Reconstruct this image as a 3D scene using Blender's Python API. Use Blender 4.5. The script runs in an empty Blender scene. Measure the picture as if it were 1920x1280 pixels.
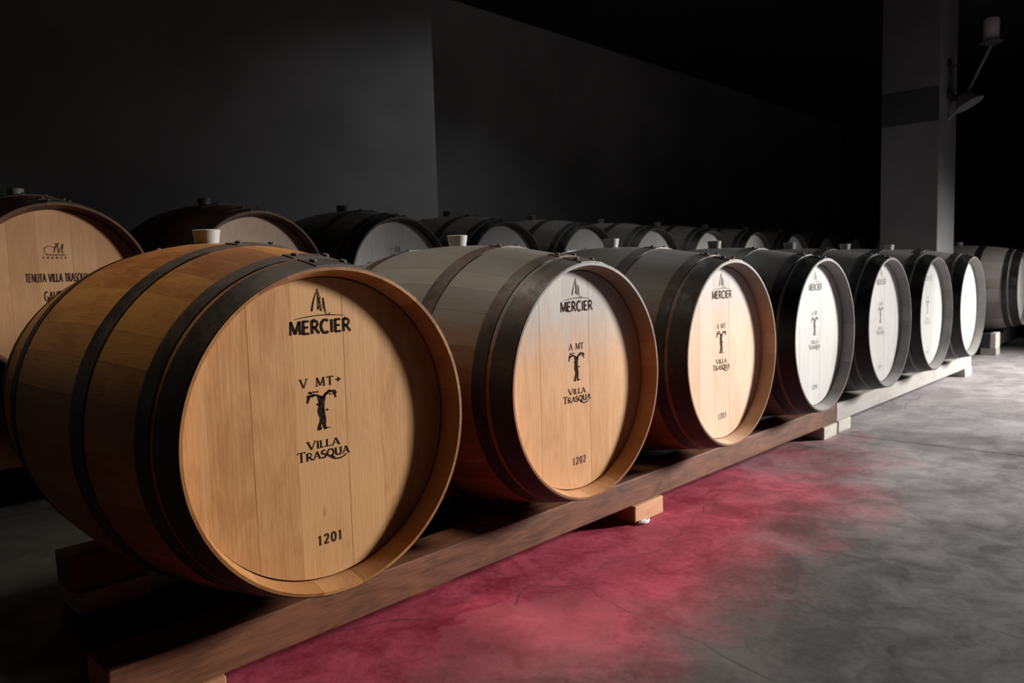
import bpy, bmesh, math, random
from mathutils import Vector, Matrix

# ------------------------------------------------------------------ scene, camera, light
S = bpy.context.scene
C = S.collection
S.view_settings.view_transform = 'Standard'
S.view_settings.look = 'None'
S.view_settings.gamma = 1.0
S.view_settings.use_curve_mapping = False
S.view_settings.exposure = 0.0

ZF = 0.465                       # height of the front row's barrel axes above the floor
YAW, PITCH, ROLL, FPX = 0.8130, 0.0872, -0.0283, 1453.77
fw = Vector((math.sin(YAW) * math.cos(PITCH), math.cos(YAW) * math.cos(PITCH), -math.sin(PITCH)))
r0 = Vector((math.cos(YAW), -math.sin(YAW), 0))
u0 = r0.cross(fw)
rr = r0 * math.cos(ROLL) + u0 * math.sin(ROLL)
uu = -r0 * math.sin(ROLL) + u0 * math.cos(ROLL)
cam_data = bpy.data.cameras.new('camera')
cam = bpy.data.objects.new('camera', cam_data)
C.objects.link(cam)
M = Matrix((rr, uu, -fw)).transposed().to_4x4()
M.translation = Vector((0, -1.146, 0.267 + ZF))
cam.matrix_world = M
cam_data.sensor_width = 36
cam_data.lens = FPX / 1920 * 36
cam_data.clip_start = 0.02
cam_data.dof.use_dof = True
cam_data.dof.focus_distance = 1.45
cam_data.dof.aperture_fstop = 7.1
S.camera = cam

W = bpy.data.worlds.new('world')
S.world = W
W.use_nodes = True
W.node_tree.nodes['Background'].inputs[0].default_value = (0.5, 0.5, 0.5, 1)
W.node_tree.nodes['Background'].inputs[1].default_value = 0.01

# daylight entering by the window in the front wall, right of the camera: two cones of one bright opening
KEY_POS = Vector((6.8, -2.72, 1.70))
KEYS = [  # aim, power, cone, horizontal stretch
    (Vector((1.60, 0.0, 0.62)), 2700, 30, 1.15),
    (Vector((5.2, -0.2, 0.02)), 1650, 46, 2.1),
]
KEY_COL = (1.0, 0.965, 0.92)
KEY_RADIUS = .42
# unseen fill lights added to brighten barrel tops and walls: position, power, spread
FILL_PANELS = [((1.05, 0.60), 5.8, 64, (1.0, 0.90, 0.74), 'added dim fill light above the near barrels'),
          ((3.9, 1.45), 7.0, 140, (1.0, 1.0, 1.0), 'added dim fill light above the middle barrels')]


def aim(o, pos, target):
    o.location = pos
    o.rotation_euler = (Vector(target) - Vector(pos)).to_track_quat('-Z', 'Y').to_euler()


# ------------------------------------------------------------------ helpers
def link(o, parent=None):
    C.objects.link(o)
    if parent is not None:
        o.parent = parent
    return o


def tag(o, label=None, cat=None, group=None, kind=None):
    if label: o['label'] = label
    if cat: o['category'] = cat
    if group: o['group'] = group
    if kind: o['kind'] = kind
    return o


def empty(name, loc):
    o = bpy.data.objects.new(name, None)
    o.empty_display_size = 0.1
    o.location = loc
    return link(o)


def mesh_from(name, verts, faces, smooth=False):
    me = bpy.data.meshes.new(name)
    me.from_pydata([tuple(v) for v in verts], [], faces)
    me.update()
    if smooth:
        me.polygons.foreach_set('use_smooth', [True] * len(me.polygons))
    return me


def bm_mesh(name, bm, smooth=False):
    bmesh.ops.recalc_face_normals(bm, faces=bm.faces)
    me = bpy.data.meshes.new(name)
    bm.to_mesh(me)
    bm.free()
    if smooth:
        me.polygons.foreach_set('use_smooth', [True] * len(me.polygons))
    return me


def obj(name, me, mat=None, parent=None, loc=(0, 0, 0)):
    """a mesh object; the material sits on the object so that copies may share the mesh"""
    mats = mat if isinstance(mat, tuple) else (mat,) if mat is not None else ()
    if mats and not me.materials:
        for m_ in mats:
            me.materials.append(m_)
    o = bpy.data.objects.new(name, me)
    o.location = loc
    link(o, parent)
    for k_, m_ in enumerate(mats):
        o.material_slots[k_].link = 'OBJECT'
        o.material_slots[k_].material = m_
    return o


def box_mesh(name, x0, x1, y0, y1, z0, z1, bevel=0.0, jitter=0.0, seed=0):
    bm = bmesh.new()
    bmesh.ops.create_cube(bm, size=1)
    for v in bm.verts:
        v.co = Vector(((x0 + x1) / 2 + v.co.x * (x1 - x0), (y0 + y1) / 2 + v.co.y * (y1 - y0),
                       (z0 + z1) / 2 + v.co.z * (z1 - z0)))
    if jitter:
        rnd = random.Random(seed)
        for v in bm.verts:
            v.co += Vector((rnd.uniform(-1, 1), rnd.uniform(-1, 1), 0)) * jitter
    if bevel:
        bmesh.ops.bevel(bm, geom=bm.edges[:], offset=bevel, segments=2, affect='EDGES', profile=0.6)
    return bm_mesh(name, bm)


def lathe_mesh(name, prof, seg=32, axis='Z', smooth=True):
    """prof: list of (radius, height)"""
    verts, faces = [], []
    n = len(prof)
    for i in range(seg):
        a = 2 * math.pi * i / seg
        for r, h in prof:
            if axis == 'Z':
                verts.append((r * math.cos(a), r * math.sin(a), h))
            else:
                verts.append((r * math.cos(a), h, r * math.sin(a)))
    for i in range(seg):
        j = (i + 1) % seg
        for k in range(n - 1):
            faces.append((i * n + k, j * n + k, j * n + k + 1, i * n + k + 1))
    faces.append([i * n for i in range(seg)][::-1])
    faces.append([i * n + n - 1 for i in range(seg)])
    bm = bmesh.new()
    me = mesh_from(name, verts, faces)
    bm.from_mesh(me)
    bpy.data.meshes.remove(me)
    bmesh.ops.remove_doubles(bm, verts=bm.verts, dist=1e-5)
    me = bm_mesh(name, bm, smooth)
    if smooth:
        me.set_sharp_from_angle(angle=math.radians(38))
    return me


def tube_mesh(name, a, b, r, seg=12):
    a, b = Vector(a), Vector(b)
    d = (b - a)
    q = d.to_track_quat('Z', 'Y')
    bm = bmesh.new()
    bmesh.ops.create_cone(bm, cap_ends=True, segments=seg, radius1=r, radius2=r, depth=d.length)
    bmesh.ops.transform(bm, matrix=Matrix.Translation((a + b) / 2) @ q.to_matrix().to_4x4(), verts=bm.verts)
    return bm_mesh(name, bm, False)


# ------------------------------------------------------------------ materials
class N:
    def __init__(self, name):
        self.m = bpy.data.materials.new(name)
        self.m.use_nodes = True
        self.t = self.m.node_tree
        self.b = self.t.nodes['Principled BSDF']

    def node(self, typ, **kw):
        n = self.t.nodes.new(typ)
        for k, v in kw.items():
            if k in ('operation', 'blend_type', 'data_type', 'noise_dimensions', 'feature', 'object', 'distance',
                     'interpolation_type', 'clamp', 'bands_direction', 'wave_type'):
                setattr(n, k, v)
            else:
                key = int(k[1:]) if k[0] == 'i' and k[1:].isdigit() else k
                self.set(n, key, v)
        return n

    def set(self, n, key, v):
        s = n.inputs[key]
        if isinstance(v, bpy.types.NodeSocket):
            self.t.links.new(v, s)
        else:
            if isinstance(v, tuple) and len(v) == 3 and s.type == 'RGBA':
                v = v + (1,)
            s.default_value = v

    def math(self, op, a, b=0.0, clamp=False):
        n = self.t.nodes.new('ShaderNodeMath')
        n.operation = op
        n.use_clamp = clamp
        self.set(n, 0, a)
        self.set(n, 1, b)
        return n.outputs[0]

    def mix(self, f, a, b, mode='MIX'):
        n = self.t.nodes.new('ShaderNodeMix')
        n.data_type = 'RGBA'
        n.blend_type = mode
        self.set(n, 0, f)
        self.set(n, 6, a)
        self.set(n, 7, b)
        return n.outputs[2]

    def maprange(self, v, a, b, c, d, smooth=True):
        n = self.t.nodes.new('ShaderNodeMapRange')
        n.interpolation_type = 'SMOOTHSTEP' if smooth else 'LINEAR'
        for i, x in enumerate((v, a, b, c, d)):
            self.set(n, i, x)
        return n.outputs[0]

    def noise(self, vec, scale, detail=4, rough=0.55, dist=0.0):
        n = self.t.nodes.new('ShaderNodeTexNoise')
        self.set(n, 'Vector', vec)
        self.set(n, 'Scale', scale)
        self.set(n, 'Detail', detail)
        self.set(n, 'Roughness', rough)
        self.set(n, 'Distortion', dist)
        return n.outputs[0]

    def mapping(self, vec, scale=(1, 1, 1), loc=(0, 0, 0)):
        n = self.t.nodes.new('ShaderNodeMapping')
        self.set(n, 0, vec)
        self.set(n, 1, loc)
        self.set(n, 3, scale)
        return n.outputs[0]

    def bump(self, h, strength, dist=0.002):
        n = self.t.nodes.new('ShaderNodeBump')
        self.set(n, 'Strength', strength)
        self.set(n, 'Distance', dist)
        self.set(n, 'Height', h)
        self.t.links.new(n.outputs[0], self.b.inputs['Normal'])

    def out(self, color=None, rough=None, metal=None, spec=None):
        for key, v in (('Base Color', color), ('Roughness', rough), ('Metallic', metal), ('Specular IOR Level', spec)):
            if v is not None:
                self.set(self.b, key, v)
        return self.m


def oak(name, grain, warm, dark, grey=None, root=None, lo=0.0, hi=1.0, rough=0.55, contrast=1.0):
    """oak boards. grain = axis the grain follows. grey = colour of the greyer upper part of the barrel, that
    takes over between the local heights lo and hi."""
    n = N(name)
    tc = n.node('ShaderNodeTexCoord')
    info = n.node('ShaderNodeObjectInfo')
    off = n.node('ShaderNodeCombineXYZ')
    n.set(off, 0, n.math('MULTIPLY', info.outputs['Random'], 7.3))
    n.set(off, 1, n.math('MULTIPLY', info.outputs['Random'], 3.1))
    n.set(off, 2, n.math('MULTIPLY', info.outputs['Random'], 5.7))
    add = n.node('ShaderNodeVectorMath', operation='ADD', i0=tc.outputs['Object'], i1=off.outputs[0])
    v = add.outputs[0]
    st = {'Y': (1, .06, 1), 'Z': (1, 1, .055), 'X': (.05, 1, 1)}[grain]
    st2 = {'Y': (1, .25, 1), 'Z': (1, 1, .3), 'X': (.25, 1, 1)}[grain]
    fine = n.noise(n.mapping(v, st), 260, 5, .65)
    mid = n.noise(n.mapping(v, st2), 22, 5, .6, 1.6)
    big = n.noise(v, 4.5, 3, .5)
    f = n.math('ADD', n.math('MULTIPLY', fine, .45 * contrast), n.math('MULTIPLY', mid, .55 * contrast))
    f = n.math('ADD', f, n.math('MULTIPLY', n.math('SUBTRACT', info.outputs['Random'], .5), .34))
    f = n.math('ADD', f, n.math('MULTIPLY', n.math('SUBTRACT', big, .5), .5))
    f = n.maprange(f, .22, .78, 0, 1)
    col = n.mix(f, dark, warm)
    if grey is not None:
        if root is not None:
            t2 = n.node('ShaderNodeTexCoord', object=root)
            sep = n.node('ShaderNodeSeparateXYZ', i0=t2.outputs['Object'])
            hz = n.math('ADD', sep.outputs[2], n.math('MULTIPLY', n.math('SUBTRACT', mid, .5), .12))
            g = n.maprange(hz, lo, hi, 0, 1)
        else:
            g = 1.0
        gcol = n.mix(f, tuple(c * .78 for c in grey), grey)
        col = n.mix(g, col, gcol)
    # small dark knots and stains
    kn = n.noise(n.mapping(v, st2), 55, 2, .5)
    col = n.mix(n.maprange(kn, .74, .80, 0, .35), col, tuple(c * .4 for c in dark))
    n.bump(fine, .25, .0015)
    return n.out(col, rough, spec=.3)


def steel(name, base, rust, rough=.42, metal=.55):
    n = N(name)
    tc = n.node('ShaderNodeTexCoord')
    a = n.noise(tc.outputs['Object'], 14, 6, .65)
    b = n.noise(tc.outputs['Object'], 90, 3, .6)
    f = n.maprange(n.math('ADD', n.math('MULTIPLY', a, .7), n.math('MULTIPLY', b, .3)), .42, .68, 0, 1)
    col = n.mix(f, base, rust)
    n.bump(b, .15, .001)
    return n.out(col, n.maprange(a, .3, .7, rough - .08, rough + .18), metal, .5)


def plain(name, col, rough=.6, metal=0.0, var=.15, scale=20, spec=.4):
    n = N(name)
    tc = n.node('ShaderNodeTexCoord')
    a = n.noise(tc.outputs['Object'], scale, 4, .6)
    c = n.mix(n.maprange(a, .3, .7, 0, 1), tuple(x * (1 - var) for x in col), tuple(min(1, x * (1 + var)) for x in col))
    return n.out(c, rough, metal, spec)


def plaster(name, col, scale=1.4, rough=.9):
    n = N(name)
    g = n.node('ShaderNodeNewGeometry')
    a = n.noise(g.outputs['Position'], scale, 6, .6)
    b = n.noise(g.outputs['Position'], 45, 3, .6)
    c = n.mix(n.maprange(a, .3, .7, 0, 1), tuple(x * .82 for x in col), tuple(x * 1.12 for x in col))
    n.bump(b, .25, .002)
    return n.out(c, rough, 0, .2)


def concrete_floor():
    n = N('stained_concrete')
    g = n.node('ShaderNodeNewGeometry')
    P = g.outputs['Position']
    big = n.noise(P, 2.2, 6, .62, .4)
    mid = n.noise(P, 9, 6, .65, .8)
    fine = n.noise(P, 60, 5, .65)
    f = n.math('ADD', n.math('MULTIPLY', big, .42), n.math('ADD', n.math('MULTIPLY', mid, .36), n.math('MULTIPLY', fine, .22)))
    f = n.maprange(f, .36, .66, 0, 1)
    col = n.mix(f, (.036, .035, .035), (.128, .122, .124))
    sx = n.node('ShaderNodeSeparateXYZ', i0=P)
    far_light = n.math('ADD', sx.outputs[0], n.math('MULTIPLY', n.math('SUBTRACT', big, .5), 2.5))  # concrete painted paler towards the far end, imitating stronger light there
    col = n.mix(n.maprange(far_light, 1.6, 4.4, 0, 1), col, n.mix(f, (.25, .228, .235), (.50, .468, .480)))
    # red wine spilt along the row of barrels, soaked into the concrete
    dv = n.node('ShaderNodeVectorMath', operation='SUBTRACT', i0=P, i1=(1.55, .10, 0.0))
    sep = n.node('ShaderNodeSeparateXYZ', i0=dv.outputs[0])
    wob = n.math('MULTIPLY', n.math('SUBTRACT', n.noise(P, 3.1, 5, .6, .5), .5), .9)
    ex = n.math('DIVIDE', sep.outputs[0], 1.75)
    ey = n.math('DIVIDE', sep.outputs[1], .54)
    d = n.math('SQRT', n.math('ADD', n.math('MULTIPLY', ex, ex), n.math('MULTIPLY', ey, ey)))
    d = n.math('ADD', d, wob)
    stain = n.maprange(d, 1.15, .36, 0, 1)
    wine = n.mix(f, (.25, .012, .030), (.62, .085, .150))
    # a paler dried puddle with a crisp edge inside the stain
    pv = n.node('ShaderNodeVectorMath', operation='SUBTRACT', i0=P, i1=(1.10, -.12, 0.0))
    ps = n.node('ShaderNodeSeparateXYZ', i0=pv.outputs[0])
    px = n.math('DIVIDE', ps.outputs[0], .26)
    py = n.math('DIVIDE', ps.outputs[1], .16)
    pd = n.math('SQRT', n.math('ADD', n.math('MULTIPLY', px, px), n.math('MULTIPLY', py, py)))
    pd = n.math('ADD', pd, n.math('MULTIPLY', n.math('SUBTRACT', n.noise(P, 9, 5, .6, .6), .5), 1.3))
    puddle = n.maprange(pd, .97, .93, 0, 1)
    wine = n.mix(n.math('MULTIPLY', puddle, .45), wine, (.52, .12, .15))
    col = n.mix(n.math('MULTIPLY', stain, .93), col, wine)
    # shade under and behind the racks, painted into the concrete colour
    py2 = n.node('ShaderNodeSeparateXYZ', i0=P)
    rack_shade = n.math('ADD', py2.outputs[1], n.math('MULTIPLY', n.math('SUBTRACT', mid, .5), .12))
    col = n.mix(n.maprange(rack_shade, .26, .42, 0, .85), col, (.03, .028, .027))
    # hairline cracks
    vo = n.node('ShaderNodeTexVoronoi', feature='DISTANCE_TO_EDGE')
    wv = n.node('ShaderNodeVectorMath', operation='ADD', i0=P)
    nz = n.node('ShaderNodeTexNoise')
    n.set(nz, 'Vector', P)
    n.set(nz, 'Scale', 3.0)
    sc = n.node('ShaderNodeVectorMath', operation='SCALE', i0=nz.outputs[1])
    n.set(sc, 'Scale', .25)
    n.set(wv, 1, sc.outputs[0])
    n.set(vo, 'Vector', wv.outputs[0])
    n.set(vo, 'Scale', 1.15)
    crack = n.maprange(vo.outputs['Distance'], .0, .006, 1, 0)
    crack = n.math('MULTIPLY', crack, n.maprange(mid, .45, .6, 0, .55))
    col = n.mix(crack, col, (.03, .02, .02))
    n.bump(n.math('ADD', n.math('MULTIPLY', fine, .5), mid), .22, .004)
    return n.out(col, n.maprange(mid, .3, .7, .48, .72), 0, .35)


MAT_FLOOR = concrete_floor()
MAT_JOINT = plain('joint_filler', (.03, .028, .027), .9)
MAT_WALL = plaster('grey_plaster', (.36, .36, .364))
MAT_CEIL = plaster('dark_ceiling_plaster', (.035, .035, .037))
MAT_PILLAR = plaster('pale_pillar_paint', (.155, .155, .157))
MAT_BLACK = plaster('dark_grey_band', (.055, .055, .056))
MAT_HOOP = steel('dark_hoop_steel', (.030, .0195, .0145), (.080, .044, .028), .52, .15)
MAT_HOOP_GREY = steel('grey_hoop_steel', (.020, .0195, .0195), (.05, .048, .047))
MAT_BUNG = plain('white_silicone', (.40, .395, .38), .45, var=.05)
MAT_BUNG_DARK = plain('grey_silicone', (.16, .155, .15), .5, var=.1)
MAT_RAIL = oak('stained_rail_wood', 'X', (.21, .082, .040), (.055, .020, .010), rough=.6, contrast=1.35)
MAT_RAIL_GREY = oak('grey_rail_wood', 'X', (.42, .40, .38), (.22, .205, .19), rough=.65)
MAT_BLOCK = oak('pale_block_wood', 'X', (.62, .34, .19), (.36, .17, .085), rough=.65)
MAT_BLOCK_GREY = oak('grey_block_wood', 'X', (.66, .62, .56), (.40, .37, .33), rough=.65)
MAT_PLASTIC = plain('white_plastic', (.7, .7, .7), .5, var=.05)
MAT_METAL = plain('dark_painted_metal', (.05, .05, .05), .5, .3)
MAT_LAMP = plain('white_lamp_plastic', (.55, .55, .55), .5, var=.05)
MAT_ARM = plain('grey_lamp_arm', (.24, .24, .24), .4, .4)


def ink(name, col):
    return plain(name, col, .8, var=.3, scale=120, spec=.1)


# ------------------------------------------------------------------ room
struct = lambda o: tag(o, kind='structure')
XL, XR, YF, YB, HC = -3.2, 13.0, -3.3, 3.7, 2.99
floor = struct(tag(empty('floor', (0, 0, 0)), 'grey concrete floor with a red wine stain along the barrels', 'floor'))
obj('joint_bed', box_mesh('joint_bed', XL, XR, YF, YB, -.12, -.012), MAT_JOINT, floor)
xs = [XL, -.63, 3.37, 7.37, 11.37, XR]
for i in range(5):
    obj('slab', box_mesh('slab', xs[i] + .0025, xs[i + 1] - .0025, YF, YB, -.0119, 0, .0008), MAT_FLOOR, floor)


def wall(name, x0, x1, y0, y1, z0, z1, label, mat=MAT_WALL, cat='wall'):
    return struct(tag(obj(name, box_mesh(name, x0, x1, y0, y1, z0, z1), mat), label, cat))


wall('wall_back', XL, 3.575, 2.9, 3.69, 0, HC, 'grey plaster wall standing forward behind the back row')
wall('wall_recess', 3.0, XR, 3.7, 3.9, 0, HC, 'grey plaster wall set back beyond the wall corner')
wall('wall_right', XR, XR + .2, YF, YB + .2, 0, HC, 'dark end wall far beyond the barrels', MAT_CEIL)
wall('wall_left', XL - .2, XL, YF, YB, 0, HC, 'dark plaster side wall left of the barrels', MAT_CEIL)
wall('wall_front', XL - .2, XR + .2, YF - .2, YF, 0, HC, 'grey plaster wall behind the camera')
wall('ceiling', XL - .2, XR + .2, YF - .2, YB + .2, HC, HC + .2, 'dark plaster ceiling over the cellar', MAT_CEIL, 'ceiling')
PX0, PX1, PY0, PY1 = 6.2, 6.64, .478, .871
pl = struct(tag(obj('pillar', box_mesh('pillar', PX0, PX1, PY0, PY1, 0, HC, .006), MAT_PILLAR),
                'tall square grey pillar between front row and right rack', 'pillar'))
obj('dark_band', box_mesh('dark_band', PX0 - .006, PX0 - .0005, PY0 + .004, PY1 - .004, 1.735, 1.965), MAT_BLACK, pl)  # thin darker sheet across the pillar's left face


# ------------------------------------------------------------------ barrel geometry (axis along Y, front at y=0)
LB, RB, RH = .94, .3490, .2875
HEAD_Y, HEAD_R = .044, .2700


def ro(y):
    t = (LB / 2 - y) / (LB / 2)
    return RB - (RB - RH) * abs(t) ** 1.9


def ri(y):
    d = min(y, LB - y)
    if d < .036:
        return RH - .0055 - (RH - .0055 - .2717) * (d / .036) ** .9      # bevelled chime
    return max(.2717, ro(y) - .026)


def stave_mesh(a0, a1):
    gap = .0002 / .3
    a0, a1 = a0 + gap, a1 - gap
    ys = [0, .012, .024, .036, .05, .09, .15, .22, .30, .385, .47]
    ys = ys + [LB - y for y in ys[-2::-1]]
    k = 4
    verts, faces = [], []
    for y in ys:
        oo, ii = ro(y), ri(y)
        for j in range(k + 1):
            a = a0 + (a1 - a0) * j / k
            verts.append((oo * math.sin(a), y, oo * math.cos(a)))
        for j in range(k + 1):
            a = a0 + (a1 - a0) * j / k
            verts.append((ii * math.sin(a), y, ii * math.cos(a)))
    s = 2 * (k + 1)
    n = len(ys)
    for i in range(n - 1):
        b, c = i * s, (i + 1) * s
        for j in range(k):
            faces.append((b + j, b + j + 1, c + j + 1, c + j))
            q = k + 1
            faces.append((b + q + j, c + q + j, c + q + j + 1, b + q + j + 1))
        faces.append((b, c, c + k + 1, b + k + 1))
        faces.append((b + k, b + 2 * k + 1, c + 2 * k + 1, c + k))
    for j in range(k):
        q = k + 1
        faces.append((j, q + j, q + j + 1, j + 1))
        e = (n - 1) * s
        faces.append((e + j, e + j + 1, e + q + j + 1, e + q + j))
    bm = bmesh.new()
    me = mesh_from('stave', verts, faces)
    bm.from_mesh(me)
    bpy.data.meshes.remove(me)
    for f in bm.faces:
        c_ = f.calc_center_median()
        if math.hypot(c_.x, c_.z) < ro(c_.y) - .003:
            f.material_index = 1          # raw oak of the inside and of the stave ends
    me = bm_mesh('stave', bm, True)
    me.set_sharp_from_angle(angle=math.radians(30))
    return me


rnd = random.Random(11)
NST = 26
ws = [rnd.uniform(.7, 1.3) for _ in range(NST)]
tot = sum(ws)
STAVES = []
acc = -ws[0] / 2
for w in ws:
    STAVES.append(stave_mesh(acc / tot * 2 * math.pi, (acc + w) / tot * 2 * math.pi))
    acc += w


def board_mesh(xa, xb, y0):
    R = HEAD_R
    g = .00012
    xa, xb = xa + g, xb - g
    xa, xb = max(xa, -R + .0005), min(xb, R - .0005)
    n = 8
    xsn = [xa + (xb - xa) * i / n for i in range(n + 1)]
    top = [(x, math.sqrt(R * R - x * x)) for x in xsn]
    bot = [(x, -z) for x, z in top][::-1]
    ring = top + bot
    m = len(ring)
    verts = [(x, y0, z) for x, z in ring] + [(x, y0 + .022, z) for x, z in ring]
    faces = [list(range(m)), list(range(2 * m - 1, m - 1, -1))]
    faces += [(i, m + i, m + (i + 1) % m, (i + 1) % m) for i in range(m)]
    bm = bmesh.new()
    me = mesh_from('head_board', verts, faces)
    bm.from_mesh(me)
    bpy.data.meshes.remove(me)
    return bm_mesh('head_board', bm)


BX = [-.271, -.222, -.145, -.062, .042, .118, .200, .271]
BOARDS = [board_mesh(BX[i], BX[i + 1], HEAD_Y + (.0003 if i % 2 else 0)) for i in range(7)]
REAR_HEAD = lathe_mesh('rear_head', [(.0, LB - .066), (HEAD_R, LB - .066), (HEAD_R, LB - .044), (.0, LB - .044)], 48, 'Y', False)


def hoop_mesh(y0, y1, lap=.22, shift=.10):
    th = .0022
    seg = 72
    ny = 3
    verts, faces = [], []
    for i in range(seg + 1):
        a = shift + 2 * math.pi * i / seg
        lift = 0.0
        ang = 2 * math.pi * i / seg
        if ang < lap:
            lift = .0022
        for j in range(ny):
            y = y0 + (y1 - y0) * j / (ny - 1)
            r = ro(y) + lift
            verts.append(((r + th) * math.sin(a), y, (r + th) * math.cos(a)))
        for j in range(ny):
            y = y0 + (y1 - y0) * j / (ny - 1)
            r = ro(y) + .0002
            verts.append((r * math.sin(a), y, r * math.cos(a)))
    s = 2 * ny
    for i in range(seg):
        b, c = i * s, (i + 1) * s
        for j in range(ny - 1):
            faces.append((b + j, b + j + 1, c + j + 1, c + j))
            faces.append((b + ny + j, c + ny + j, c + ny + j + 1, b + ny + j + 1))
        faces.append((b, c, c + ny, b + ny))
        faces.append((b + ny - 1, b + 2 * ny - 1, c + 2 * ny - 1, c + ny - 1))
    e = seg * s
    for base in (0, e):
        for j in range(ny - 1):
            faces.append((base + j, base + j + 1, base + ny + j + 1, base + ny + j))
    bm = bmesh.new()
    me = mesh_from('hoop', verts, faces)
    bm.from_mesh(me)
    bpy.data.meshes.remove(me)
    me = bm_mesh('hoop', bm, True)
    me.set_sharp_from_angle(angle=math.radians(30))
    return me


HOOP_Y = [(.0015, .057), (.069, .104), (.260, .307)]
HOOP_Y += [(LB - b, LB - a) for a, b in HOOP_Y]
HOOPS = [hoop_mesh(a, b, .30, -.12) for a, b in HOOP_Y]
RIVET = lathe_mesh('rivet', [(0, -.001), (.0068, -.001), (.0066, .0024), (.0046, .0046), (0, .0056)], 12, 'Z')
BUNG = lathe_mesh('bung', [(0, -.020), (.021, -.020), (.0245, .002), (.0285, .0275), (.0275, .0290), (0, .0290)], 32, 'Z')


# ------------------------------------------------------------------ burnt-in lettering (flat ribbons on the head)
class Ink:
    def __init__(self):
        self.v, self.f = [], []

    def ribbon(self, pts, w):
        """pts in (x, z); w a width or a list of widths"""
        n = len(pts)
        if not isinstance(w, (list, tuple)):
            w = [w] * n
        P = [Vector(p) for p in pts]
        b = len(self.v)
        for i in range(n):
            d0 = (P[i] - P[i - 1]).normalized() if i else None
            d1 = (P[i + 1] - P[i]).normalized() if i < n - 1 else None
            if d0 is None: d0 = d1
            if d1 is None: d1 = d0
            t = (d0 + d1)
            t = t.normalized() if t.length > 1e-4 else d1
            nn = Vector((-t.y, t.x))
            m = Vector((-d1.y, d1.x)).dot(nn)
            k = w[i] / 2 / max(.55, abs(m))
            self.v += [P[i] + nn * k, P[i] - nn * k]
        for i in range(n - 1):
            self.f.append((b + 2 * i, b + 2 * i + 1, b + 2 * i + 3, b + 2 * i + 2))

    def blob(self, x, z, r, seed=0, n=9):
        q = random.Random(seed)
        b = len(self.v)
        for i in range(n):
            a = 2 * math.pi * i / n
            k = r * q.uniform(.6, 1.25)
            self.v.append(Vector((x + k * math.cos(a), z + k * math.sin(a))))
        self.f.append(tuple(range(b, b + n)))

    def mesh(self, name, y):
        bm = bmesh.new()
        me = mesh_from(name, [(p.x, y, p.y) for p in self.v], self.f)
        bm.from_mesh(me)
        bpy.data.meshes.remove(me)
        for f in bm.faces:
            if f.normal.y > 0:
                f.normal_flip()
        me = bpy.data.meshes.new(name)
        bm.to_mesh(me)
        bm.free()
        return me


def arc(cx, cy, rx, ry, a0, a1, n=10):
    return [(cx + rx * math.cos(math.radians(a0 + (a1 - a0) * i / n)), cy + ry * math.sin(math.radians(a0 + (a1 - a0) * i / n)))
            for i in range(n + 1)]


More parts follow.
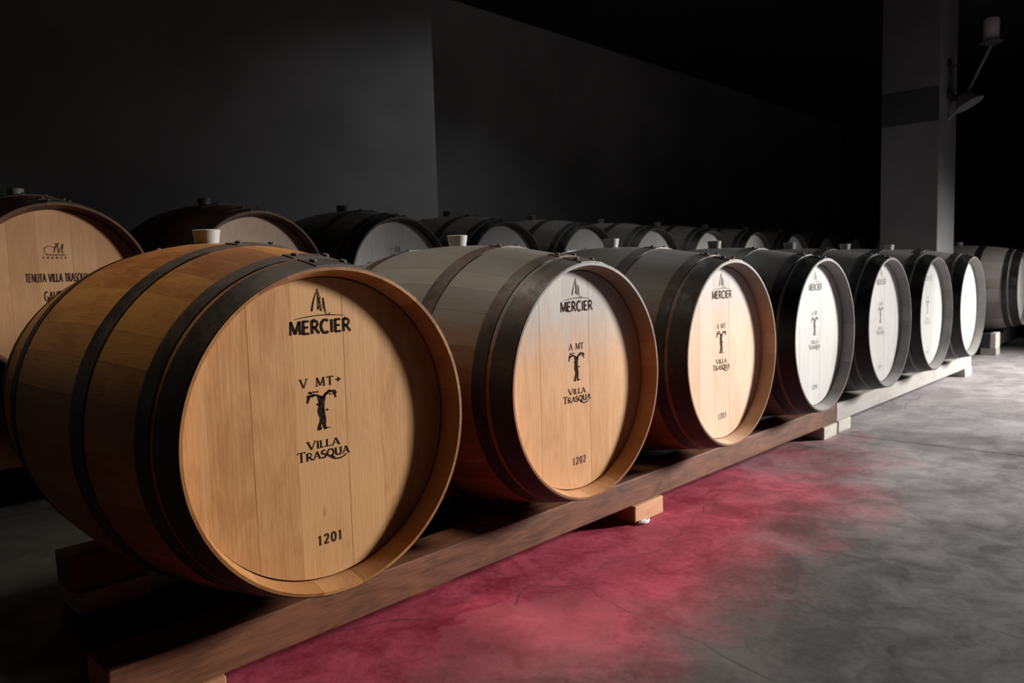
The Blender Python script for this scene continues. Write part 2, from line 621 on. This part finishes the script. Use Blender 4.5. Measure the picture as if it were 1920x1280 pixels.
# glyph: advance width, strokes (points, weight: 1 thick, 0 thin), serif feet (x, y)
G = {
    'A': (.74, [([(.04, 0), (.37, 1)], 0), ([(.37, 1), (.70, 0)], 1), ([(.16, .34), (.58, .34)], 0)], [(.04, 0), (.70, 0)]),
    'C': (.72, [(arc(.40, .5, .34, .5, 50, 310, 14), 1)], []),
    'D': (.74, [([(.1, 0), (.1, 1)], 1), ([(.1, 1), (.34, 1)] + arc(.34, .5, .32, .5, 90, -90, 12) + [(.1, 0)], 0)], []),
    'E': (.60, [([(.1, 0), (.1, 1)], 1), ([(.05, .96), (.52, .96)], 0), ([(.1, .51), (.46, .51)], 0), ([(.05, .04), (.53, .04)], 0)], []),
    'F': (.56, [([(.1, 0), (.1, 1)], 1), ([(.05, .96), (.50, .96)], 0), ([(.1, .51), (.44, .51)], 0)], []),
    'G': (.78, [(arc(.40, .5, .34, .5, 50, 345, 14), 1), ([(.44, .42), (.74, .42)], 0), ([(.71, .42), (.71, .06)], 0)], []),
    'I': (.26, [([(.13, 0), (.13, 1)], 1)], [(.13, 0), (.13, 1)]),
    'L': (.54, [([(.1, 0), (.1, 1)], 1), ([(.02, .04), (.50, .04)], 0), ([(.49, .02), (.49, .18)], 0)], [(.1, 1)]),
    'M': (.92, [([(.08, 0), (.13, 1)], 0), ([(.13, 1), (.46, .06)], 1), ([(.46, .06), (.79, 1)], 0), ([(.79, 1), (.84, 0)], 1)], [(.08, 0), (.84, 0)]),
    'N': (.78, [([(.1, 0), (.1, 1)], 0), ([(.1, 1), (.68, 0)], 1), ([(.68, 0), (.68, 1)], 0)], []),
    'O': (.80, [(arc(.40, .5, .34, .49, 90, 450, 18), 1)], []),
    'Q': (.82, [(arc(.40, .5, .34, .49, 90, 450, 18), 1), ([(.40, .18), (.62, -.12), (.85, -.2)], 1)], []),
    'R': (.68, [([(.1, 0), (.1, 1)], 1), ([(.1, .97), (.32, .97)] + arc(.32, .73, .22, .24, 90, -90, 8) + [(.1, .49)], 0), ([(.28, .49), (.64, 0)], 1)], [(.1, 0)]),
    'S': (.56, [(arc(.28, .74, .20, .24, 35, 270, 9) + arc(.28, .26, .22, .26, 90, -150, 9)[1:], 1)], []),
    'T': (.66, [([(.33, 0), (.33, 1)], 1), ([(.03, .96), (.63, .96)], 0), ([(.04, .98), (.04, .80)], 0), ([(.62, .98), (.62, .80)], 0)], [(.33, 0)]),
    't': (.62, [([(.31, 0), (.31, 1)], 1), ([(.02, .96), (.60, .96)], 1)], []),
    'U': (.76, [([(.1, 1), (.1, .34)] + arc(.37, .32, .27, .32, 180, 360, 10) + [(.64, 1)], 1)], [(.1, 1), (.64, 1)]),
    'V': (.74, [([(.04, 1), (.37, 0)], 1), ([(.37, 0), (.70, 1)], 0)], [(.04, 1), (.70, 1)]),
    '+': (.66, [([(.08, .5), (.58, .5)], 1), ([(.33, .24), (.33, .76)], 1)], []),
    '0': (.62, [(arc(.31, .5, .23, .49, 90, 450, 16), 1)], []),
    '1': (.46, [([(.23, 0), (.23, 1)], 1), ([(.23, .98), (.08, .84)], 0)], [(.23, 0)]),
    '2': (.60, [(arc(.29, .72, .21, .27, 165, -30, 9) + [(.08, .05)], 1), ([(.06, .04), (.53, .04)], 1)], []),
    '3': (.58, [(arc(.27, .75, .20, .24, 150, -80, 8), 1), (arc(.27, .27, .23, .26, 85, -150, 9), 1)], []),
    '4': (.62, [([(.42, 0), (.42, 1)], 1), ([(.42, 1), (.05, .3)], 0), ([(.05, .3), (.57, .3)], 0)], [(.42, 0)]),
    '5': (.58, [([(.5, .96), (.14, .96), (.12, .56)], 0), (arc(.26, .32, .25, .32, 110, -150, 10), 1)], []),
    '6': (.60, [(arc(.31, .30, .23, .29, 90, 450, 14), 1), ([(.08, .32), (.20, .75), (.44, 1)], 0)], []),
    '7': (.56, [([(.05, .96), (.53, .96)], 1), ([(.52, .96), (.22, 0)], 1)], []),
    ' ': (.42, [], []),
}


def text(ik, s, x0, x1, z, h, thick=.17, thin=.09, serif=True, tilt=0.0, spacing=0.0, caps=1.0):
    """writes s between x0 and x1 with its baseline at height z"""
    adv = []
    for i, ch in enumerate(s):
        k = caps if (caps != 1.0 and (i == 0 or s[i - 1] == ' ')) else 1.0
        adv.append(G[ch][0] * k + spacing)
    total = sum(adv) - spacing
    sx = (x1 - x0) / total
    x = 0.0
    for i, ch in enumerate(s):
        k = caps if (caps != 1.0 and (i == 0 or s[i - 1] == ' ')) else 1.0
        _, strokes, feet = G[ch]

        def P(p):
            X = x0 + (x + p[0] * k) * sx
            return (X, z + p[1] * h * k + (X - x0) * tilt)
        for pts, wgt in strokes:
            ik.ribbon([P(p) for p in pts], h * (thick if wgt else thin))
        if serif:
            for p in feet:
                ik.ribbon([P((p[0] - .13, p[1])), P((p[0] + .13, p[1]))], h * .07)
        x += adv[i]


YI = HEAD_Y - .0004


def maker_mesh():
    ik = Ink()
    text(ik, 'MERCIER', -.067, .059, .1715, .0235, .20, .17, False, 0.0, .07)
    ik.ribbon([(-.055, .1985), (-.035, .2015), (-.01, .2035), (.015, .2035), (.047, .2005)], [.0010, .0017, .0018, .0017, .0008])
    ik.ribbon([(-.0075, .250), (-.013, .238), (-.0175, .225), (-.0205, .211)], [.0010, .0016, .0022, .0028])
    ik.ribbon([(-.0075, .251), (-.0070, .235), (-.0075, .213)], [.0012, .0020, .0016])
    ik.ribbon([(-.0045, .246), (-.0035, .230), (-.0020, .211)], [.0008, .0016, .0020])
    ik.ribbon([(-.0070, .214), (-.0015, .238), (.0005, .2095), (.0030, .222), (.0045, .232)], .0013)
    ik.ribbon([(.0035, .234), (.0060, .214), (.0090, .2035), (.0125, .2025), (.0170, .2075)], [.0022, .0020, .0012, .0012, .0012])
    return ik.mesh('maker_brand', YI)


def vine_mesh():
    ik = Ink()
    q = random.Random(4)
    for k, (dx, ph) in enumerate(((-.0075, 0), (-.0035, 1.3), (.0005, 2.2), (.0040, .6))):
        pts, wd = [], []
        for i in range(15):
            t = i / 14
            flare = .0035 * max(0, t - .78) * 4 * (1 if dx > -.001 else -1)
            x = -.0085 + dx * (1.0 - .18 * math.sin(t * 3)) + .0013 * math.sin(t * 11 + ph) + flare
            pts.append((x, .0600 - t * .0610))
            wd.append(.0025 + .0011 * math.sin(t * 17 + ph * 2) + .0008 * q.random())
        ik.ribbon(pts, wd)
    ik.ribbon([(-.0075, .055), (-.016, .0615), (-.026, .0640), (-.035, .0605), (-.0385, .050)], [.0042, .0028, .0028, .0045, .003])
    ik.ribbon([(-.0075, .055), (-.001, .0625), (.009, .0660), (.0175, .0655), (.0205, .0530)], [.0042, .0030, .0036, .0048, .0016])
    for i in range(30):
        side = -1 if i % 2 else 1
        t = q.uniform(.25, 1)
        x = -.0085 + side * t * (.031 if side < 0 else .029)
        ik.blob(x, .0630 + q.uniform(-.003, .0055) * (1 if t < .8 else -.6), q.uniform(.0010, .0025), i)
    ik.blob(-.0170, .0455, .0028, 40)
    ik.ribbon([(-.017, .0455), (-.0105, .0475)], .0016)
    ik.blob(.0015, .0335, .0022, 41)
    ik.ribbon([(-.0180, -.0012), (-.0115, .0030)], [.0010, .003])
    ik.ribbon([(-.0060, .0015), (.0070, .0008)], [.003, .0010])
    return ik.mesh('vine_emblem', YI)


def estate_mesh():
    ik = Ink()
    text(ik, 'VILLA', -.0430, .0237, -.0330, .0130, .20, .11, True, 0, .07, 1.12)
    text(ik, 'TRASQUA', -.0640, .0437, -.0520, .0135, .20, .11, True, 0, .07, 1.30)
    ik.ribbon([(.003, -.0535), (.013, -.0580), (.024, -.0588), (.034, -.0558), (.038, -.0520)], [.0012, .0026, .0028, .0020, .0008])
    return ik.mesh('estate_lettering', YI)


def grade_mesh(s):
    ik = Ink()
    if '+' in s:
        text(ik, s, -.0514, .0340, .0778, .0155, .16, .10, True, 0, .22)
    else:
        text(ik, s, -.0370, .0190, .0775, .0150, .17, .11, True, 0, .12)
    return ik.mesh('toast_grade', YI)


def number_mesh(s):
    ik = Ink()
    text(ik, s, -.0310, .0200, -.2088, .0172, .17, .10, True, 0, .20)
    return ik.mesh('serial_number', YI)


MAKER, VINE, ESTATE = maker_mesh(), vine_mesh(), estate_mesh()
GRADE_V, GRADE_A = grade_mesh('V MT+'), grade_mesh('A MT')


def script_mesh():
    ik = Ink()
    ik.ribbon(arc(-.026, .137, .016, .013, 250, 40, 10) + [(.000, .152), (.004, .161)], [.0012] * 4 + [.0022] * 4 + [.0016] * 5)
    ik.ribbon([(-.012, .1585), (.006, .1600)], .0016)
    ik.ribbon([(-.004, .158), (-.010, .140), (-.013, .129)], [.0018, .0034, .0018])
    ik.ribbon([(-.002, .158), (.000, .140), (.001, .127)], [.0018, .0030, .0016])
    ik.ribbon([(.001, .127), (.010, .148), (.016, .158)], [.0012, .0022, .0030])
    ik.ribbon([(.016, .158), (.012, .140), (.011, .130), (.015, .1285), (.019, .134)], [.0030, .0032, .0022, .0014, .0010])
    ik.ribbon([(-.038, .1215), (.020, .1215)], .0030)
    text(ik, 'FRANCE', -.0465, .0240, .1085, .0068, .22, .20, False, 0, .9)
    return ik.mesh('script_brand', YI)


def owner_mesh():
    ik = Ink()
    text(ik, 'TENUTA VILLA TRASQUA'.replace('T', 't'), -.1025, .0860, .0325, .0275, .135, .115, False, 0, .06)
    return ik.mesh('owner_lettering', YI)


def forest_mesh():
    ik = Ink()
    text(ik, 'GAUDIN', -.0515, .0230, -.0300, .0310, .125, .11, False, 0, .08)
    return ik.mesh('cooper_lettering', YI)


SCRIPT = script_mesh()


# ------------------------------------------------------------------ barrels
def barrel(x, yfront, zaxis, mats, label, group, spin=0.0, marks=(), bung=MAT_BUNG, rivets=True, root=None):
    """root: an Empty at the lowest point of the barrel's belly; parts hang under it"""
    if root is None:
        root = empty('wine_barrel', (0, 0, 0))
    root.location = (x, yfront + LB / 2, zaxis - RB)
    tag(root, label, 'barrel', group)
    off = (0, -LB / 2, RB)
    stave_m, head_m, hoop_m = mats[:3]
    raw_m = mats[3] if len(mats) > 3 else stave_m
    for me in STAVES:
        o = obj('stave', me, (stave_m, raw_m), root, off)
        o.rotation_euler = (0, spin, 0)
    for me in BOARDS:
        obj('head_board', me, head_m, root, off)
    obj('rear_head', REAR_HEAD, head_m, root, off)
    for i, me in enumerate(HOOPS):
        h = obj('hoop', me, hoop_m, root, off)
        if rivets:
            y = (HOOP_Y[i][0] + HOOP_Y[i][1]) / 2
            for a in (-.075, .130):
                rv = obj('rivet', RIVET, hoop_m, h)
                r = ro(y) + .0022 + .0022
                rv.location = (r * math.sin(a), y, r * math.cos(a))
                rv.rotation_euler = (0, a, 0)
    b = obj('bung', BUNG, bung, root, (0, 0, 2 * RB))
    for nm, me, mt in marks:
        obj(nm, me, mt, root, off)
    return root


def front_mats(i, root, head_w, head_d, head_g, st_w, st_d, st_g, lo, hi, hoop):
    return (oak('stave_oak', 'Y', st_w, st_d, st_g, root, lo, hi, .5, 1.0),
            oak('head_oak', 'Z', head_w, head_d, head_g, root, lo, hi, .55, 1.15), hoop,
            oak('raw_oak', 'Y', tuple(c * (.95 if i < 3 else .72) for c in head_w), tuple(c * (.9 if i < 3 else .65) for c in head_d),
                tuple(c * .6 for c in head_g) if head_g else None, root, lo, hi, .6, .8))


INK = [ink('burnt_ink', (.022, .010, .007)), ink('brown_ink', (.05, .025, .018)), ink('faded_ink', (.14, .09, .075)),
       ink('grey_ink', (.22, .21, .205)), ink('pale_ink', (.36, .355, .35)), ink('paler_ink', (.50, .495, .49)),
       ink('ghost_ink', (.56, .555, .55))]
GREYHEAD, GREYSTAVE = (.52, .51, .50), (.185, .180, .174)
spec = [
    # head warm, head dark, head grey, stave warm, stave dark, stave grey, lo, hi (height above the barrel's base)
    ((.64, .345, .145), (.43, .195, .063), None, (.47, .215, .058), (.24, .078, .019), None, 0, 1, MAT_HOOP),
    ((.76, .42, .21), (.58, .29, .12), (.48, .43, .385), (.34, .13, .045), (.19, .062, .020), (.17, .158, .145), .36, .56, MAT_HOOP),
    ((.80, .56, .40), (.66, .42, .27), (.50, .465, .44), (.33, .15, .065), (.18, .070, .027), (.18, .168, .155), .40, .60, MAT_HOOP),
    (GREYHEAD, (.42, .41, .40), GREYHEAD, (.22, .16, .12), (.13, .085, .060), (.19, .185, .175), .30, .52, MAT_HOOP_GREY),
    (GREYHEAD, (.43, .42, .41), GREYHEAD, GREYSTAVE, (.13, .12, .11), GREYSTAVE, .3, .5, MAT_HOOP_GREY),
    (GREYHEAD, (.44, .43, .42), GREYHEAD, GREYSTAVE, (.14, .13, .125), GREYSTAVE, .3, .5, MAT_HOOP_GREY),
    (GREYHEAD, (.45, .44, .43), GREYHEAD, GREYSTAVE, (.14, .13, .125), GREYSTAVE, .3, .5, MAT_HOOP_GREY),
]
XB = [.7693, 1.4961, 2.2237, 2.9521, 3.6901, 4.4070, 5.1390]
labels = ['large honey-coloured oak wine barrel numbered 1201, nearest in the front row',
          'oak wine barrel numbered 1202 with greyed top, second in the front row',
          'pale orange oak wine barrel numbered 1203, third in the front row',
          'pale grey oak wine barrel with dark hoops, fourth in the front row',
          'whitish grey wine barrel, fifth in the front row from the left',
          'whitish grey wine barrel, sixth in the front row, second from its far end',
          'whitish grey wine barrel at the far end of the front row']
for i in range(7):
    root = empty('wine_barrel', (0, 0, 0))
    mt = front_mats(i, root, *spec[i])
    k = INK[i]
    marks = [('maker_brand', MAKER, k if i else INK[0]), ('vine_emblem', VINE, INK[max(0, i - 1)])]
    marks += [('toast_grade', GRADE_A if i else GRADE_V, INK[min(6, i + 1)])]
    marks += [('estate_lettering', ESTATE, INK[i] if i > 2 else INK[max(0, i - 1)])]
    marks += [('serial_number', number_mesh('120%d' % (i + 1)), INK[min(6, i + 1)])]
    if i == 6:
        marks = marks[1:2] + marks[3:4]
    barrel(XB[i], 0.0, ZF, mt, labels[i], 'front row of barrels', spin=.37 * i, marks=marks, root=root)

# back row, raised on heavier timbers
Z2, Y2 = ZF + .250, 1.68
warm_back = (oak('back_stave_oak', 'Y', (.13, .052, .026), (.07, .026, .013), rough=.55),
             oak('back_head_oak', 'Z', (.54, .31, .16), (.40, .205, .095), rough=.6, contrast=.8), MAT_HOOP)
mid_back = (oak('mid_stave_oak', 'Y', (.13, .055, .030), (.07, .028, .016), rough=.55),
            oak('mid_head_oak', 'Z', (.56, .43, .33), (.44, .32, .23), rough=.6, contrast=.8), MAT_HOOP)
grey_back = (oak('grey_stave_oak', 'Y', (.14, .13, .122), (.075, .068, .062), rough=.6),
             oak('grey_head_oak', 'Z', (.78, .77, .76), (.66, .65, .64), rough=.6, contrast=.8), MAT_HOOP_GREY)
X2 = [.855, 1.567, 2.275, 2.985, 3.695, 4.415, 5.140, 5.870, 6.600, 7.330, 8.060, 8.790, 9.520]
order = ['first', 'second', 'third', 'fourth', 'fifth', 'sixth', 'seventh', 'eighth', 'ninth', 'tenth', 'eleventh', 'twelfth', 'thirteenth']
for i, x in enumerate(X2):
    mt = warm_back if i == 0 else mid_back if i == 1 else grey_back
    ikm = INK[1] if i == 0 else INK[2] if i == 1 else INK[3]
    marks = [('script_brand', SCRIPT, ikm)]
    if i == 0:
        marks += [('owner_lettering', owner_mesh(), INK[1]), ('cooper_lettering', forest_mesh(), INK[1])]
        lab = 'honey oak barrel lettered with an estate name, leftmost in the back row'
    elif i == 1:
        lab = 'reddish brown oak barrel, second from the left in the back row'
    elif i == 12:
        lab = 'dim grey barrel at the far right end of the back row'
    else:
        lab = 'dim grey oak barrel, %s from the left in the back row' % order[i]
    barrel(x, Y2, Z2, mt, lab, 'back row of barrels', spin=.61 * i + .2, marks=marks, bung=MAT_BUNG_DARK, rivets=i < 6)

# rack beyond the pillar
ZC, YC = ZF + .042, .105
side = (oak('side_stave_oak', 'Y', (.31, .29, .27), (.21, .185, .165), rough=.55),
        oak('side_head_oak', 'Z', GREYHEAD, (.62, .61, .60), rough=.6, contrast=.8), MAT_HOOP_GREY)
barrel(7.20, YC, ZC, side, 'grey barrel beyond the pillar, cut by the right picture edge', 'barrels beyond the pillar', .3)


# ------------------------------------------------------------------ rails and blocks
def rail(x0, x1, y0, y1, z0, z1, mat, label, group, seed=0):
    me = box_mesh('rail', -(x1 - x0) / 2, (x1 - x0) / 2, -(y1 - y0) / 2, (y1 - y0) / 2, 0, z1 - z0, .003, .001, seed)
    o = obj('wooden_rail', me, mat, None, ((x0 + x1) / 2, (y0 + y1) / 2, z0))
    return tag(o, label, 'rail', group)


def block(x0, x1, y0, y1, z1, mat, label, group, seed=0, z0=0.0):
    me = box_mesh('block', -(x1 - x0) / 2, (x1 - x0) / 2, -(y1 - y0) / 2, (y1 - y0) / 2, 0, z1 - z0, .003, .0015, seed)
    o = obj('wooden_block', me, mat, None, ((x0 + x1) / 2, (y0 + y1) / 2, z0))
    return tag(o, label, 'block', group)


RT, RBT = ZF - .3345, .052
RY0, RY1 = .12, .215
fr = 'rails under the front row'
rail(.40, 3.365, RY0, RY1, RBT, RT, MAT_RAIL, 'long dark brown timber rail under the first four front barrels', fr, 1)
rail(3.375, 5.65, RY0, RY1, RBT, RT, MAT_RAIL_GREY, 'pale grey timber rail under the last three front barrels', fr, 2)
rail(.53, 3.365, LB - RY1, LB - RY0, RBT, RT, MAT_RAIL, 'dark timber rail under the rear of the first four front barrels', fr, 3)
rail(3.375, 5.65, LB - RY1, LB - RY0, RBT, RT, MAT_RAIL_GREY, 'grey timber rail under the rear of the last three front barrels', fr, 4)
fb = 'blocks under the front rails'
block(.42, .585, RY0 - .006, RY1 + .05, RBT, MAT_BLOCK, 'small wooden block under the near end of the brown rail', fb, 5)
block(1.822, 1.972, RY0 - .012, RY1 + .02, RBT, MAT_BLOCK, 'orange wooden block under the brown rail beside barrel 1202', fb, 6)
block(3.215, 3.358, RY0 - .008, RY1 + .02, RBT, MAT_BLOCK_GREY, 'pale block under the brown rail at its far end', fb, 7)
block(3.392, 3.53, RY0 - .004, RY1 + .02, RBT, MAT_BLOCK_GREY, 'pale block under the grey rail at its near end', fb, 8)
block(5.485, 5.655, RY0 - .004, RY1 + .02, RBT, MAT_BLOCK_GREY, 'pale block under the far end of the grey rail', fb, 9)
for j, (xa, nm, mt) in enumerate(((.54, 'near end of the brown', MAT_BLOCK), (1.82, 'middle of the brown', MAT_BLOCK), (3.215, 'far end of the brown', MAT_BLOCK_GREY),
                                  (3.392, 'near end of the grey', MAT_BLOCK_GREY), (5.485, 'far end of the grey', MAT_BLOCK_GREY))):
    block(xa, xa + .15, LB - RY1 - .02, LB - RY0 + .006, RBT, mt, 'wooden block at the %s rear rail' % nm, fb, 10 + j)
# crumpled bit of white plastic under the orange block's corner
bm = bmesh.new()
bmesh.ops.create_icosphere(bm, subdivisions=2, radius=.5)
q = random.Random(3)
for v in bm.verts:
    v.co = Vector((v.co.x * .045, v.co.y * .022, (v.co.z + .5) * .011)) * q.uniform(.75, 1.2)
    v.co.z = max(0, v.co.z)
tag(obj('plastic_scrap', bm_mesh('plastic_scrap', bm), MAT_PLASTIC, None, (1.848, RY0 - .026, 0)),
    'crumpled white plastic scrap by the orange block', 'scrap')

br = 'timbers under the back row'
T2 = Z2 - .3345
for j, (xa, xb, nm) in enumerate(((-.6, 4.40, 'left half'), (4.41, 9.95, 'right half'))):
    rail(xa, xb, Y2 + .12, Y2 + .215, .135, T2, MAT_RAIL, 'tall dark timber under the front of the back row, %s' % nm, br, 20 + j)
    rail(xa, xb, Y2 + LB - .215, Y2 + LB - .12, .135, T2, MAT_RAIL, 'tall dark timber under the rear of the back row, %s' % nm, br, 22 + j)
xb_ = [-.45, 1.2, 2.85, 4.22, 4.45, 6.2, 8.0, 9.75]
for j, xa in enumerate(xb_):
    for y0, nm in ((Y2 + .11, 'front'), (Y2 + LB - .225, 'rear')):
        block(xa, xa + .16, y0, y0 + .115, .135, MAT_BLOCK, '%s block from the left under the %s timber of the back row' % (order[j], nm),
              'blocks under the back row', 30 + j)

CR = 'rails beyond the pillar'
TC = ZC - .345
rail(6.84, 8.0, YC + .16, YC + .225, .055, TC, MAT_METAL, 'short dark rail under the front of the barrel beyond the pillar', CR, 50)
rail(6.84, 8.0, YC + LB - .225, YC + LB - .16, .055, TC, MAT_METAL, 'short dark rail under the rear of the barrel beyond the pillar', CR, 51)
for xa, nm in ((6.85, 'near'), (7.8, 'far')):
    block(xa, xa + .13, YC + .118, YC + .225, .055, MAT_BLOCK_GREY, 'grey block at the %s end of the front rail beyond the pillar' % nm, 'blocks beyond the pillar', 52)
    block(xa, xa + .13, YC + LB - .225, YC + LB - .118, .055, MAT_BLOCK_GREY, 'grey block at the %s end of the rear rail beyond the pillar' % nm, 'blocks beyond the pillar', 53)
tag(obj('wooden_chock', box_mesh('chock', -.07, .07, -.020, .020, 0, TC - .055 + .012, .006), MAT_BLOCK_GREY, None, (6.91, YC + .138, .0552)),
    'grey wooden chock standing against the rail beyond the pillar', 'chock')

# ------------------------------------------------------------------ fittings on the pillar
lamp = tag(empty('wall_lamp', (6.42, PY0, 1.93)), 'bracket lamp with slanted arm and white cylinder on the pillar', 'lamp')


def lp(name, me, mat):
    return obj(name, me, mat, lamp)


m = lathe_mesh('wall_plate', [(0, 0), (.055, 0), (.055, -.012), (.03, -.03), (0, -.034)], 24, 'Y')
lp('wall_plate', m, MAT_METAL)
lp('knuckle', tube_mesh('knuckle', (0, -.02, -.01), (0, -.11, -.05), .022, 16), MAT_METAL)
bm = bmesh.new()
bmesh.ops.create_cone(bm, cap_ends=True, segments=28, radius1=.10, radius2=.045, depth=.085)
bmesh.ops.transform(bm, matrix=Matrix.Translation((0, -.115, -.045)) @ Matrix.Rotation(math.radians(-28), 4, 'X'), verts=bm.verts)
lp('cup', bm_mesh('cup', bm), MAT_ARM)
lp('strut', tube_mesh('strut', (0, -.002, -.165), (0, -.10, -.065), .007), MAT_ARM)
lp('arm', tube_mesh('arm', (0, -.105, -.03), (0, -.262, .305), .0095), MAT_ARM)
s_ = lathe_mesh('saucer', [(0, 0), (.03, 0), (.072, .018), (.075, .024), (.03, .024), (0, .024)], 28, 'Z')
o = lp('saucer', s_, MAT_METAL)
o.location = (0, -.262, .303)
c_ = lathe_mesh('cylinder', [(0, 0), (.049, 0), (.050, .145), (.044, .158), (0, .160)], 28, 'Z')
o = lp('white_cylinder', c_, MAT_LAMP)
o.location = (0, -.262, .328)

hook = tag(empty('wall_hook', (6.42, PY0, 2.135)), 'small dark hook plate with pin on the pillar above the lamp', 'hook')
obj('plate', lathe_mesh('plate', [(0, 0), (.060, 0), (.056, -.006), (.012, -.022), (0, -.022)], 24, 'Y'), MAT_METAL, hook)
obj('pin', tube_mesh('pin', (0, -.02, 0), (0, -.075, .002), .006), MAT_METAL, hook)

# ------------------------------------------------------------------ window and added fill lights (out of view)
win = struct(tag(empty('window_1', (KEY_POS.x, YF, 1.05)), 'white framed cellar window in the front wall', 'window'))
obj('pane', box_mesh('pane', -.70, .70, .002, .006, .0, 1.3), plain('bright_pane', (.8, .8, .8), .2), win)
for nm, x0, x1, z0, z1 in (('window_frame', -.75, -.70, -.05, 1.35), ('window_frame', .70, .75, -.05, 1.35), ('window_frame', -.70, .70, 1.30, 1.35),
                           ('window_sill', -.78, .78, -.09, 0), ('mullion', -.02, .02, 0, 1.3)):
    obj(nm, box_mesh(nm, x0, x1, .001, .05, z0, z1, .004), MAT_LAMP, win)
for aim_, power, cone, wide in KEYS:
    ld = bpy.data.lights.new('daylight', 'SPOT')
    ld.energy = power
    ld.color = KEY_COL
    ld.spot_size = math.radians(cone)
    ld.spot_blend = 1.0
    ld.shadow_soft_size = KEY_RADIUS
    lo_ = bpy.data.objects.new('daylight', ld)
    link(lo_, win)
    lo_.location = KEY_POS - win.location
    lo_.rotation_euler = (aim_ - KEY_POS).to_track_quat('-Z', 'Y').to_euler()
    lo_.scale = (wide, 1.0, 1.0)

for (px_, py_), power, spr, col_, lab in FILL_PANELS:
    added_panel = tag(empty('fill_panel', (px_, py_, HC)), lab, 'lamp', 'added fill lights')
    obj('added_panel_frame', box_mesh('added_panel_frame', -.33, .33, -.33, .33, -.05, -.001, .006), MAT_METAL, added_panel)
    ad = bpy.data.lights.new('fill_light', 'AREA')
    ad.shape = 'RECTANGLE'
    ad.size, ad.size_y = .6, .6
    ad.energy = power
    ad.color = col_
    ad.spread = math.radians(spr)
    ao = bpy.data.objects.new('fill_light', ad)
    link(ao, added_panel)
    ao.location = (0, 0, -.06)
